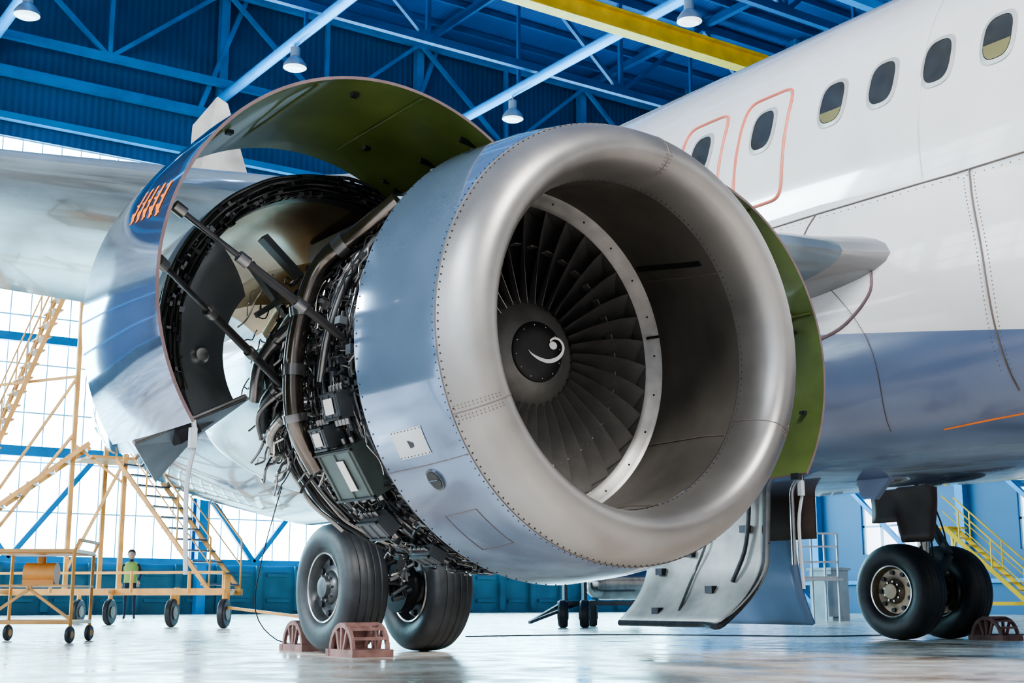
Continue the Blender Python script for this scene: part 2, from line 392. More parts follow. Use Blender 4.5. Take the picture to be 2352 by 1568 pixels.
def bx(y,z,off=.006):
    i=0
    while i<len(bs)-2 and bs[i+1][0]<y: i+=1
    f=(y-bs[i][0])/(bs[i+1][0]-bs[i][0]); s_=bs[i][1]*(1-f)+bs[i+1][1]*f
    q=min(1,abs((z-2.9)/(1.36*s_))); xb=AX-2.0*s_*(1-q**2.4)**(1/2.4)-off
    return min(xb,fx(z,off))
MB().tube(ringseam(6.0,3.5,5.6),.0022,5,k=1).build('panel_seam','frame',fu)
MB().tube([Vector((bx(y,3.46),y,3.46)) for y in [3.5+i*.15 for i in range(40)]],.006,5,k=1).build('panel_seam','seam',fu)
for (yy,z0,z1,dd,rr) in((5.6,3.46,1.9,-.12,.007),(7.0,3.46,3.0,.1,.006),(6.9,2.9,1.75,-.35,.003)):
    MB().tube([Vector((bx(yy+dd*math.sin(i/20*3),z0+(z1-z0)*i/20),yy+dd*math.sin(i/20*3),z0+(z1-z0)*i/20)) for i in range(21)],rr,5,k=1).build('panel_seam','seam',fu)
fp_=[(v.x,v.y) for v in smoothpath([Vector((a,b,0)) for a,b in [(6.42,2.86),(6.44,2.72),(6.6,2.58),(6.85,2.47),(7.3,2.40)]],4)]
MB().tube([Vector((bx(y,z,.0),y,z)) for y,z in fp_],.014,6,k=1).build('fillet_shadow_edge','brown',fu)  # brown line painting in the shadow edge below the wing root
g=MB()
for i in range(46):
    z=3.40-1.4*i/46; yy=5.6-.12*math.sin(i/46*3)
    for d_ in(-.04,.04): g.sphere((bx(yy+d_,z,.001),yy+d_,z),.0045,6)
for i in range(60):
    y=3.8+i*.07; g.sphere((bx(y,3.42,.001),y,3.42),.0045,6)
g.build('seam_rivets','seam',fu,kind='stuff')
MB().tube([Vector((bx(y,1.66+(7.6-y)*.055,.004),y,1.66+(7.6-y)*.055)) for y in [4.4+i*.1 for i in range(21)]],.0065,5,k=1).build('orange_stripe','orange',fu)
MB().add([(9.2,7.6,1.52),(9.2,8.0,1.52),(9.2,7.95,1.35),(9.2,7.8,1.32),(9.26,7.6,1.52),(9.26,8.0,1.52),(9.26,7.95,1.35),(9.26,7.8,1.32)],[(0,1,2,3),(4,7,6,5),(0,3,7,4),(1,5,6,2),(2,6,7,3),(0,4,5,1)]).build('antenna_blade','fus',fu,smooth=False)
wst=[(8.6,5.9,7.6,2.92,.10),(7.85,6.1,7.3,2.96,.100),(7.4,6.45,6.8,2.99,.095),(4.1,8.2,4.7,3.32,.10),(2.2,9.17,4.0,3.46,.095),(-6,13.3,2.2,4.1,.10)]
def air(t):
    if t<.5: x=1-t*2; sgn=1
    else: x=(t-.5)*2; sgn=-.75
    x=max(0,min(1,x)); xx=x**1.7
    th=5*(.2969*math.sqrt(xx)-.126*xx-.3516*xx**2+.2843*xx**3-.1036*xx**4)
    return xx,sgn*th
def wing(u,v):
    k=u*(len(wst)-1);i=min(int(k),len(wst)-2);f=k-i
    p=[wst[i][j]*(1-f)+wst[i+1][j]*f for j in range(5)]
    xx,zz=air(v); return Vector((p[0],p[1]+xx*p[2],p[3]+zz*p[4]*p[2]))
MB().grid(lambda u,v:wing(.4+.6*u,v),20,40).build('wing','wing',plane,ang=50)
MB().grid(lambda u,v:wing(.4*u,v),8,40).build('wing_root_fairing','wroot',plane,ang=50)
MB().add([(4.40,11.9,5.0),(4.64,11.9,5.35),(4.75,11.9,5.3),(5.15,12.0,4.3),(5.2,12.1,3.6),(4.4,12.1,3.6)],[(0,1,2,3,4,5)]).build('raised_spoiler_panel','offw',plane,smooth=False)
def wing2(u,v):
    p=wing(u,v); return Vector((2*AX-p.x,p.y,p.z))
MB().grid(wing2,25,40).build('wing','wing',plane,ang=50)
# ------------------------------------------------------------------ ENGINE
EX,EY,EZ=4.10,4.77,1.705
FZ=.06
en=empty('jet_engine',(EX,EY,EZ),plane,'large turbofan engine with open cowls and exposed piping')
def E(a,R,ang): 
    a_=rad(ang); return Vector((EX+R*math.cos(a_),EY+a,EZ+R*math.sin(a_)))
def E2(a,R,ang): return E(a,R,ang)+Vector((0,0,FZ))
O=(EX,EY,EZ); O2=(EX,EY,EZ+FZ)
def droop(g):
    g.v=[(x,y,z+FZ*max(0,min(1,(y-EY-.25)/.7))) for x,y,z in g.v]; return g
lipo=[(.20,1.100),(.14,1.08),(.09,1.055),(.045,1.02),(.015,.98),(0,.935),(.012,.90),(.045,.872),(.10,.85),(.18,.834),(.27,.828)]
MB().rev(lipo,O,n=128).build('inlet_lip','lip',en,ang=60)
cow=[(.202,1.100),(.32,1.128),(.5,1.155),(.82,1.18)]
MB().rev(cow+[(.82,1.13),(.6,1.1)],O,n=128).build('inlet_cowl','bluecowl',en,ang=50)
pr=[(.27,.827),(.45,.835),(.65,.865),(.85,.895),(1.0,.915)]
droop(MB().rev(pr,O,n=128)).build('inlet_barrel','barrel',en,ang=60)
droop(MB().rev([(.985,.915),(.995,.90),(1.0,.895),(1.03,.862),(1.035,.855),(1.05,.842),(1.28,.842)],O,n=128)).build('fan_case_ring','ring',en,ang=20)
for a in(12,100,192,282): 
    p=E2(1.0,.88,a); MB().box(p,(.015,.03,.08),0,Matrix.Rotation(-rad(a-90),3,'Y')).build('ring_joint','dark',en,smooth=False)
g=MB()
for i in range(24):
    a=i*15+5; p=E2(1.012,.88,a); g.sphere(p,.006,8,0)
g.build('ring_bolts','dark',en,kind='stuff')
def prad(a): 
    for i in range(4):
        if pr[i][0]<=a<=pr[i+1][0]:
            f=(a-pr[i][0])/(pr[i+1][0]-pr[i][0]); return pr[i][1]*(1-f)+pr[i+1][1]*f
    return pr[-1][1]
for a in(33,330,285,150,90,210):
    droop(MB().tube([E(.28+.7*i/12,prad(.28+.7*i/12)-.001,a) for i in range(13)],.0035,5,k=1)).build('barrel_panel_joint','seam',en)
g=MB(); g.grid(lambda u,v:E(.36+.6*u,prad(.36+.6*u)-.003,37+2.2*v),8,3); droop(g).build('dark_splice_strip','dark',en)
g=MB()
def dots(a,R,nn,r,a0=0,a1=360):
    for i in range(nn):
        an=a0+(a1-a0)*i/nn; p=E(a,R,an); d=Vector((math.cos(rad(an)),0,math.sin(rad(an))))
        g.cyl(p-d*.004,p+d*.002,r,n=6)
dots(.185,1.097,190,.004); dots(.22,1.104,190,.0035); dots(.80,1.179,120,.0045)
g.build('rivet_row','dark',en,kind='stuff')
g=MB()
for i in range(150):
    an=360*i/150; g.sphere(E(.25,.829,an),.0045,6)
g.build('rivet_row','dark',en,kind='stuff')
def lipR(t):
    k=t*(len(lipo)-1);i=min(int(k),len(lipo)-2);f=k-i
    return lipo[i][0]*(1-f)+lipo[i+1][0]*f, lipo[i][1]*(1-f)+lipo[i+1][1]*f
g=MB()
for a in(204,336): 
    for j in range(14):
        A_,R_=lipR(j*.035)
        for q in(-1.8,-1.0,1.0,1.8): g.sphere(E(A_,R_,a+q),.0038,6)
for j in range(16):
    A_,R_=lipR(j*.05)
    for q in(-1.2,-.6,.6,1.2): g.sphere(E(A_,R_,82+q),.0032,6)
g.build('rivet_row','seam',en,kind='stuff')
for an in(204,336,82):
    pts=[]
    for j in range(31):
        a,R=lipR(j/30); pts.append(E(a,R,an))
    MB().tube(pts,.003,5,k=1).build('lip_seam','seam',en)
MB().tube([E(.201,1.1005,i*3) for i in range(120)],.0035,5,closed=True).build('lip_seam','seam',en)
def cR(a):
    for i in range(len(cow)-1):
        if a<=cow[i+1][0]:
            f=(a-cow[i][0])/(cow[i+1][0]-cow[i][0]); return cow[i][1]*(1-f)+cow[i+1][1]*f
    return cow[-1][1]
def patch(a0,a1,n0,n1,off,name,m,nu=6,nv=6,label=None):
    return MB().grid(lambda u,v:E(a0+(a1-a0)*u,cR(a0+(a1-a0)*u)+off,n0+(n1-n0)*v),nu,nv).build(name,m,en,label=label,recalc=False)
patch(.42,.66,204.5,211.5,.003,'vent_plate','plate',label='riveted silver vent plate')
g=MB()
for i in range(9):
    for n_ in(204.9,211.1): g.sphere(E(.43+.22*i/8,cR(.43+.22*i/8)+.004,n_),.003,6)
g.build('vent_rivets','dark',en,kind='stuff')
g=MB(); g.add([E(.55,cR(.55)+.006,207.2),E(.545,cR(.545)+.006,209.2),E(.515,cR(.515)+.006,209.0),E(.51,cR(.51)+.006,208.0)],[(0,1,2,3)]); g.build('vent_scoop','dark',en)
dv=Vector((math.cos(rad(218)),0,math.sin(rad(218)))); p=E(.50,cR(.50),218)
g=MB(); g.cyl(p-dv*.01,p+dv*.003,.058,n=28,mi=0); g.cyl(p,p+dv*.006,.048,n=28,mi=1); g.box(p+dv*.007,(.006,.07,.006),0)
g.build('service_port',['dgrey','black'],en)
def loop(a0,a1,n0,n1,off=.001):
    P=[]
    for i in range(8): P.append((a0+(a1-a0)*i/8,n0))
    for i in range(8): P.append((a1,n0+(n1-n0)*i/8))
    for i in range(8): P.append((a1-(a1-a0)*i/8,n1))
    for i in range(8): P.append((a0,n1-(n1-n0)*i/8))
    return [E(a,cR(a)+off,n) for a,n in P]
MB().tube(loop(.38,.62,228,241),.0022,5,closed=True).build('access_panel_seam','seam',en)
MB().tube([E(.21+.6*i/12,cR(.21+.6*i/12)+.001,214) for i in range(13)],.0022,5,k=1).build('panel_seam','seam',en)
# spinner
MB().rev([(1.16,.35),(1.12,.345),(1.07,.315),(1.01,.26),(.975,.20),(.957,.165)],O2,n=72).build('spinner','spin',en,ang=60)
MB().rev([(.958,.167),(.946,.16),(.938,.1),(.935,0)],O2,n=56).build('spinner_cap','black',en,ang=60)
g=MB()
for i in range(12): g.sphere(E2(.946,.147,i*30+10),.005,8)
for i in range(24): g.sphere(E2(1.105,.336,i*15),.005,8)
g.build('spinner_bolts','steel',en,kind='stuff')
def ribbon(sw):
    P=[Vector(((x-1237)*.00278,0,(793-y)*.00237)) for x,y,w_ in sw]; W=[w_*.00125 for x,y,w_ in sw]
    P2=smoothpath(P,5); n=len(P2); V=[]
    for i,p in enumerate(P2):
        t_=(P2[min(n-1,i+1)]-P2[max(0,i-1)]).normalized(); nn=Vector((-t_.z,0,t_.x)); k=i/(n-1)*(len(W)-1); a=min(int(k),len(W)-2); wd=W[a]*(1-(k-a))+W[a+1]*(k-a)
        for sgn in(1,-1):
            q=p+nn*wd*sgn; V.append(Vector((EX+q.x,EY+.932,EZ+FZ+q.z)))
    return V,[(2*i,2*i+1,2*i+3,2*i+2) for i in range(n-1)]
g=MB(); V,Fc=ribbon([(1210,793,.5),(1219,802,4),(1235,810,7),(1254,814,8.5),(1271,810,9),(1284,801,8),(1292,789,6.5),(1294,776,6),(1289,765,5.5),(1280,759,5),(1269,760,4.5),(1262,767,4)]); g.add(V,Fc)
g.add([Vector((EX+(1269-1237)*.00278+.026*math.cos(i*math.pi/12),EY+.931,EZ+FZ+(793-776)*.00237+.022*math.sin(i*math.pi/12))) for i in range(24)],[tuple(range(24))])
g.build('spinner_swirl_mark','white',en,smooth=False,label='white smile-like swirl mark with hooked end',recalc=False)
def blade_mesh():
    g=MB(); nr,nc=12,8; V=[]
    for side in(1,-1):
        for i in range(nr+1):
            t=i/nr; r=.28+.558*t; be=rad(26+34*t**.9); c=.21+.10*t
            for j in range(nc+1):
                s_=j/nc-.5; cam=.11*c*(1-4*s_*s_)
                ax=c*s_*math.cos(be)+cam*math.sin(be); tg=c*s_*math.sin(be)-cam*math.cos(be)
                th=.005*(1-(2*s_)**4)*(1.4-t*.8)+.001
                tg+=side*th*math.cos(be); ax-=side*th*math.sin(be)
                an=(tg)/r + .07*t*t
                V.append(Vector((r*math.sin(an),ax+.02*t,r*math.cos(an))))
    N=(nr+1)*(nc+1); q=lambda s,i,j:s*N+i*(nc+1)+j; Fc=[]
    for s_ in(0,1):
        for i in range(nr):
            for j in range(nc): Fc.append((q(s_,i,j),q(s_,i,j+1),q(s_,i+1,j+1),q(s_,i+1,j)))
    for i in range(nr):
        for j in(0,nc): Fc.append((q(0,i,j),q(0,i+1,j),q(1,i+1,j),q(1,i,j)))
    for j in range(nc):
        Fc.append((q(0,nr,j),q(0,nr,j+1),q(1,nr,j+1),q(1,nr,j)))
    g.add(V,Fc)
    g.box((0.02,-.02,.62),(.06,.05,.007),0)
    return g
b0=blade_mesh().build('fan_blade','blade',None,ang=50)
bme=b0.data; bpy.data.objects.remove(b0)
for i in range(36):
    b=bpy.data.objects.new('fan_blade',bme); bpy.context.scene.collection.objects.link(b)
    b.location=(EX,EY+1.10,EZ+FZ); b.rotation_euler=(0,rad(i*10+4),0); setp(b,en)
MB().rev([(1.42,.2),(1.42,.86)],O2,n=64).build('fan_dark_backdrop','black',en)  # black disc added to stand in for the darkness behind the fan
for i in range(40):
    a=i*9; MB().bar(E2(1.34,.3,a),E2(1.34,.83,a+3),.012,.10).build('stator_vane','dgrey',en)
# fan case
MB().rev([(.78,.99),(.82,1.0),(.84,1.04),(.86,1.0),(1.05,.985),(1.07,1.03),(1.09,.985),(1.3,.97),(1.32,1.03),(1.35,.97),(1.55,.96),(1.57,1.04),(1.61,1.04),(1.62,.9)],O,n=96).build('fan_case','dark',en,ang=30)
MB().rev([(1.6,.9),(1.75,.93),(1.8,.96),(1.84,.93),(2.0,.92),(2.03,.96),(2.06,.9),(2.2,.9),(2.25,.94),(2.28,.80)],O,(0,1,0),185,420,80).build('fan_frame','dark',en,ang=30)
MB().rev([(1.6,.5),(1.9,.55),(2.3,.5),(2.9,.48),(3.6,.42),(4.1,.33),(4.3,.2),(4.5,0)],O,n=64).build('engine_core','silver',en)
DC=(3.93,EY,1.84)
MB().rev([(2.2,.80),(2.5,.80),(2.9,.76),(3.3,.69),(3.8,.57),(4.3,.42)],DC,(0,1,0),175,430,80).build('bypass_duct_half','silver',en,label='pale curved bypass duct shell')
MB().rev([(2.2,.80),(2.21,.835),(2.27,.835),(2.28,.80)],DC,(0,1,0),178,430,80).build('duct_flange','iron',en)
MB().rev([(2.42,.80),(2.425,.812),(2.46,.812),(2.465,.80)],DC,(0,1,0),178,430,80).build('duct_flange','steel',en)
rp=random.Random(11)
core=[([(3.42,6.40,2.25),(3.25,6.65,2.15),(3.18,6.95,1.95),(3.22,7.2,1.75)],.055,'steel'),
      ([(3.30,6.45,1.98),(3.12,6.70,1.95),(3.05,6.95,1.80),(3.10,7.15,1.60)],.042,'iron'),
      ([(3.55,6.40,2.40),(3.42,6.70,2.38),(3.30,7.0,2.25),(3.30,7.4,2.05)],.06,'gold'),
      ([(3.25,6.45,1.70),(3.10,6.65,1.66),(3.06,6.9,1.55),(3.15,7.1,1.42)],.036,'dark'),
      ([(3.20,6.40,1.55),(3.12,6.6,1.50),(3.10,6.9,1.38),(3.2,7.05,1.25)],.03,'steel'),
      ([(3.50,6.45,2.15),(3.35,6.6,2.02),(3.30,6.8,1.85),(3.20,7.0,1.72),(3.25,7.3,1.6)],.025,'dark'),
      ([(3.60,6.40,2.05),(3.45,6.75,2.10),(3.35,7.1,2.02),(3.4,7.5,1.9)],.045,'silver'),
      ([(3.28,6.42,1.85),(3.16,6.55,1.78),(3.10,6.8,1.70),(3.12,7.0,1.50)],.016,'bronze'),
      ([(3.22,6.42,1.62),(3.08,6.6,1.60),(3.0,6.85,1.48),(3.08,7.0,1.35)],.014,'iron')]
for pts,r,m in core:
    MB().tube(pts,r,14,k=6).build('core_duct',m,en)
    c_=smoothpath(pts,6)[9]; c2=smoothpath(pts,6)[10]; d=(c2-c_).normalized()
    MB().cyl(c_-d*.02,c_+d*.02,r*1.22,n=16).build('duct_clamp','iron',en)
g=MB()
for i in range(160):
    x=rp.uniform(3.08,3.5); y=rp.uniform(6.42,7.15); z=rp.uniform(1.2,2.35)
    q=[Vector((x,y,z))]
    for j in range(5): q.append(q[-1]+Vector((rp.uniform(-.03,.02),rp.uniform(.01,.06),rp.uniform(-.07,.02))))
    g.tube(q,rp.choice([.004,.006,.009]),5,mi=rp.choice([0,1,2]),k=3)
g.build('core_wiring',['dark','iron','steel'],en,kind='stuff')
mats_=['dark','iron','dark','steel','iron','dgrey','iron','dark']
cnt=0
for bi,(a,a0,a1) in enumerate([(.90,140,300),(1.0,148,268),(1.12,136,305),(1.2,175,292),(1.28,140,240),(1.4,150,300),(1.48,138,262),(1.55,200,306)]):
    for k in range(3):
        R=1.03+.02*(k%2)+rp.uniform(0,.03); r=rp.choice([.007,.010,.014]); 
        n=12; w0=rp.uniform(0,6); pts=[E(a+.03*k+.018*math.sin(j*.9+w0),R+.012*math.sin(j*1.3+w0),a0+(a1-a0)*j/n) for j in range(n+1)]
        MB().tube(pts,r,7).build('engine_pipe',mats_[cnt%8],en); cnt+=1
for i in range(26):
    an=143+i*6.3+rp.uniform(-1,1); R=rp.uniform(1.04,1.08); r=rp.choice([.006,.008,.012]); a1=1.60
    n=6; pts=[E(.86,1.0,an)]+[E(.88+(a1-.88)*j/n,R+rp.uniform(-.008,.008),an+3*math.sin(j*1.2+i)) for j in range(n+1)]+[E(a1+.03,.95,an)]
    MB().tube(pts,r,7).build('engine_pipe',mats_[(i+3)%8],en)
for i in range(20):
    a=1.63+i*.034; a0=rp.uniform(184,190); a1=rp.uniform(235,270)
    MB().tube([E(a+rp.uniform(-.005,.005),.955+rp.uniform(-.006,.012)+(.02 if i%3==0 else 0),a0+(a1-a0)*j/10) for j in range(11)],rp.choice([.007,.01,.013]),6).build('engine_pipe',['iron','dark','steel','dark'][i%4],en)
g=MB()
for i in range(750):
    an=rp.uniform(138,305); a=rp.uniform(.88,1.95 if an<240 else 1.6); R=rp.uniform(1.01,1.115) if a<1.6 else rp.uniform(.94,.99)
    q=[]; cur=[a,R,an]; circ=rp.random()<.55
    for j in range(6):
        q.append(E(*cur)); cur[0]+=rp.uniform(-.02,.02)+(0 if circ else .035); cur[1]=R+rp.uniform(-.015,.015); cur[2]+=(rp.uniform(1.5,4) if circ else rp.uniform(-1.5,1.5))
        if cur[0]>1.95: cur[0]=1.93
    g.tube(q,rp.choice([.0025,.0035,.005,.006]),5,mi=rp.choice([0,0,1,3,3]),k=2)
for i in range(800):
    an=rp.uniform(138,305); a=rp.uniform(.88,1.95 if an<240 else 1.6); p=E(a,rp.uniform(1.0,1.10) if a<1.6 else .95,an)
    d=Vector((math.cos(rad(an)),0,math.sin(rad(an))))
    if i%2: g.cyl(p-d*.02,p+d*rp.uniform(.01,.04),rp.uniform(.005,.016),n=8,mi=rp.choice([0,3,1,2]))
    else: g.box(p,(rp.uniform(.02,.05),rp.uniform(.01,.06),rp.uniform(.01,.05)),rp.choice([0,0,2,3]),Matrix.Rotation(-rad(an),3,'Y'))
g.build('wiring_harness',['dark','steel','dgrey','iron'],en,kind='stuff')
MB().tube([(3.30,5.85,2.50),(3.21,6.0,2.39),(3.07,6.25,2.22),(2.98,6.3,1.94),(2.94,6.3,1.64),(2.97,6.3,1.34),(3.1,6.3,1.12)],.054,16,k=6).build('bleed_duct','bronze',en)
MB().tube([(3.36,5.95,2.50),(3.27,6.1,2.36),(3.14,6.42,2.15),(3.05,6.46,1.9),(3.01,6.46,1.6),(3.06,6.46,1.25)],.036,12,k=6).build('bleed_duct','iron',en)
MB().tube([(3.38,5.75,2.50),(3.22,5.85,2.33),(3.08,5.95,2.1),(3.0,6.02,1.8),(3.0,6.1,1.55)],.022,12,k=6).build('bleed_duct','iron',en)
for p,q in(((2.98,6.3,1.93),(2.972,6.3,1.98)),((2.94,6.3,1.60),(2.94,6.3,1.66)),((2.965,6.3,1.36),(2.955,6.3,1.40)),((3.12,6.18,2.28),(3.15,6.13,2.32))): MB().cyl(p,q,.064,n=16).build('duct_clamp','iron',en)
def unit(name,c,s,an,m,lab=None):
    R=Matrix.Rotation(-rad(an),3,'Y'); c=Vector(c); g=MB(); g.box(c,s,0,R)
    for k in(-.42,0,.42): g.box(c+R@Vector((s[0]*.5,s[1]*k,0)),(.014,.014,s[2]*.96),0,R)
    g.box(c+R@Vector((s[0]*.5,0,s[2]*.46)),(.02,s[1]*1.04,.016),1,R); g.box(c+R@Vector((s[0]*.5,0,-s[2]*.46)),(.02,s[1]*1.04,.016),1,R)
    for k in(-.35,-.12,.12,.35):
        q=c+R@Vector((0,s[1]*k,s[2]*.5)); g.cyl(q,q+R@Vector((0,0,.035)),.017,n=10,mi=2)
        q=c+R@Vector((.0,s[1]*k,-s[2]*.5)); g.cyl(q,q+R@Vector((0,0,-.035)),.014,n=10,mi=2)
    o=g.build(name,[m,'dark','iron'],en,smooth=False); md=o.modifiers.new('bevel','BEVEL'); md.width=.004; md.segments=2
    if lab: 
        off,w_,h_=lab; MB().box(c+R@Vector((s[0]*.5+.008,off,0)),(.003,w_,h_),0,R).build('label_plate','white',en,smooth=False)
unit('control_unit',(3.17,6.03,1.10),(.13,.38,.29),212,'boxg',(-.04,.07,.17))
unit('ignition_box',(3.02,5.92,1.41),(.11,.16,.14),195,'dgrey',(0,.09,.08))
unit('ignition_box',(3.05,6.1,1.27),(.11,.14,.12),202,'dgrey',(0,.08,.07))
unit('valve_box',(3.33,6.05,.83),(.09,.2,.12),228,'dgrey'); unit('valve_box',(3.08,5.85,1.85),(.07,.1,.14),172,'dgrey'); unit('valve_box',(3.6,6.0,.68),(.07,.18,.10),245,'dgrey')
MB().add([(3.95,6.0,2.75),(4.25,6.0,2.75),(4.25,10.5,2.6),(3.95,10.5,2.6),(4.0,6.3,2.95),(4.2,6.3,2.95),(4.25,8.4,3.45),(3.95,8.4,3.45),(3.95,10.5,3.4),(4.25,10.5,3.4)],
 [(0,1,2,3),(0,4,5,1),(4,7,6,5),(7,8,9,6),(0,3,8,7,4),(1,5,6,9,2),(3,2,9,8)]).build('engine_pylon','wing',en,smooth=False)
# fan cowls (open)
for side in(1,-1):
    cx,cz=(3.1,1.87) if side==1 else (5.08,1.83)
    a0,a1=(56,214) if side==1 else (-34,122)
    dr=0 if side==1 else -.035
    fp=[(5.6,1.165+dr),(5.9,1.175+dr),(6.3,1.17+dr),(6.75,1.14+dr)]
    o=MB().shell(fp,(cx,cz),a0,a1,.016,64,0,1,2).build('fan_cowl_door',['cowlout','green','brown'],en,ang=50,label='open fan cowl door, glossy pale-blue outside, olive green inside')
    for y in(5.75,6.17,6.6):
        g=MB()
        aa=a0+2 if side==1 else a1-2
        p=Vector((cx+1.12*math.cos(rad(aa)),y,cz+1.12*math.sin(rad(aa))))
        q=Vector((EX-.26*side,y,2.84)); g.bar(p,q,.03,.045); g.cyl(q-Vector((0,.04,0)),q+Vector((0,.04,0)),.022,n=12)
        k=Vector((cx+1.13*math.cos(rad(aa+ (5 if side==1 else -5))),y,cz+1.13*math.sin(rad(aa+(5 if side==1 else -5))))); g.bar(k,q,.02,.025)
        g.build('cowl_hinge','dark',en,smooth=False)
    for an in ((80,110,140) if side==1 else (100,60,20)):
        MB().bar(*[Vector((cx+(1.14+dr)*math.cos(rad(an)),y,cz+(1.14+dr)*math.sin(rad(an)))) for y in(5.62,6.73)],.010,.008).build('cowl_stiffener','green',en,smooth=False)
    for an,y in ((95,5.8),(120,6.3),(75,6.4)) if side==1 else ((15,5.8),(-12,5.75)):
        MB().box((cx+(1.14+dr)*math.cos(rad(an)),y,cz+(1.14+dr)*math.sin(rad(an))),(.035,.04,.02)).build('cowl_bracket','dark',en,smooth=False)
    an=214 if side==1 else -34
    if side==-1:
        for y in(5.68,6.0,6.35,6.65):
            MB().box((cx+(1.155+dr)*math.cos(rad(an)),y,cz+(1.155+dr)*math.sin(rad(an))-.015),(.05,.06,.04)).build('cowl_latch','dark',en,smooth=False)
    x=cx+1.13*math.cos(rad(an)); z=cz+1.13*math.sin(rad(an))
    g=MB(); g.tube([(x,5.66,z),(x+.01,5.66,z-.1),(x-.01,5.68,z-.3),(x,5.67,z-.68)],.011,6); g.box((x,5.66,z-.08),(.03,.03,.09)); g.build('hanging_strap','strap',en)
fp=[(5.6,1.165),(5.9,1.175),(6.3,1.17),(6.75,1.14)]
def cowlP(y,an,off=.003): 
    R=1.165
    for i in range(3):
        if fp[i][0]<=y<=fp[i+1][0]:
            q=(y-fp[i][0])/(fp[i+1][0]-fp[i][0]); R=fp[i][1]*(1-q)+fp[i+1][1]*q
    return Vector((3.1+(R+off)*math.cos(rad(an)),y,1.87+(R+off)*math.sin(rad(an))))
def stroke(y0,n0,y1,n1,w=.028):
    g.grid(lambda u,v:cowlP(y0+(y1-y0)*u+w*(v-.5),n0+(n1-n0)*u+0*v),6,1)
g=MB()
for k in range(5):
    y=5.72+k*.095; s=156-k*.6
    stroke(y,s,y+.02,s+9,.034); stroke(y+.005,s+8.6,y+.055,s+5.6,.038); stroke(y+.012,s+4.2,y+.05,s+3.2,.034)
g.build('orange_lettering','orange',en,label='small orange stylised lettering',recalc=False)
def rod(a,b):
    a=Vector(a);b=Vector(b); g=MB(); g.cyl(a,b,.014,n=12,mi=0); m=a.lerp(b,.38); g.cyl(m,b,.022,n=14,mi=1)
    for t in(0,.36,.70,1): 
        p=a.lerp(b,t); d=(b-a).normalized(); g.cyl(p-d*.03,p+d*.03,.030,n=14,mi=2)
    g.build('hold_open_rod',['dark','black','iron'],en)
rod((2.10,5.8,2.24),(3.05,5.9,1.73)); rod((2.0,5.72,1.95),(3.02,6.6,1.60)); rod((6.1,5.8,2.2),(5.15,5.9,1.73))
TC=(3.4,1.85)
MB().shell([(6.82,1.04),(7.6,1.0),(8.4,.86),(8.9,.72)],TC,48,214,.05,56,0,1,2).build('thrust_reverser_half',['cowlout','gold','dark'],en,ang=50,label='open thrust reverser half cowl')
MB().shell([(6.78,1.045),(6.9,1.045)],TC,50,214,.13,56,0,0,0).build('reverser_front_ring','dark',en)
g=MB()
for k in range(9):
    R=.92+.015*k; g.tube([Vector((TC[0]+(R+rp.uniform(-.008,.008))*math.cos(rad(a)),6.75-rp.uniform(0,.02),TC[1]+(R+rp.uniform(-.008,.008))*math.sin(rad(a)))) for a in range(52,200,7)],rp.choice([.005,.008,.011]),6,mi=(k%2==0))
for k in range(140):
    a=rp.uniform(52,195);R=rp.uniform(.92,1.03); g.box((TC[0]+R*math.cos(rad(a)),6.75,TC[1]+R*math.sin(rad(a))),(rp.uniform(.01,.035),.05,rp.uniform(.01,.035)),rp.choice([0,0,1]),Matrix.Rotation(-rad(a),3,'Y'))
g.build('reverser_piping',['dark','iron'],en,kind='stuff')
def bowl(u,v):
    a=rad(140+ (214-140)*v); R=.93-.40*u; y=6.85+.25*u*u
    return Vector((TC[0]+R*math.cos(a),y,TC[1]+R*math.sin(a)))
MB().grid(bowl,8,30).build('reverser_inner_panel','panel',en,recalc=False)
p=bowl(.45,.62); MB().rev([(-.05,0),(-.045,.035),(-.02,.05),(0,.055)],p,(0,1,0),n=20).build('panel_fitting','steel',en)
o=MB().add([(2.26,6.76,1.25),(2.92,6.84,1.56),(2.66,6.98,1.33),(2.52,7.15,1.10)],[(0,1,2,3)]).build('reverser_latch_beam','beamp',en,smooth=False)
md=o.modifiers.new('s','SOLIDIFY'); md.thickness=.02
g=MB(); g.tube([(2.26,6.74,1.25),(2.60,6.78,1.41),(2.90,6.82,1.555)],.015,8,k=1); g.build('beam_edge_rail','iron',en)
MB().rev([(2.05,.62),(2.4,.72),(2.9,.78),(3.3,.74)],(3.7,EY,1.80),(0,1,0),60,150,30).build('heat_shield_panel','gold',en,label='cream-gold curved heat shield')
g=MB(); g.box((3.75,7.2,2.55),(.16,1.0,.35),0); g.bar((3.35,6.9,2.2),(3.0,6.9,2.5),.08,.04); g.bar((3.0,6.95,2.05),(3.35,7.0,2.3),.03); g.bar((2.95,6.95,2.35),(3.4,7.05,1.9),.05,.03)
g.build('support_frame','dgrey',en,smooth=False)
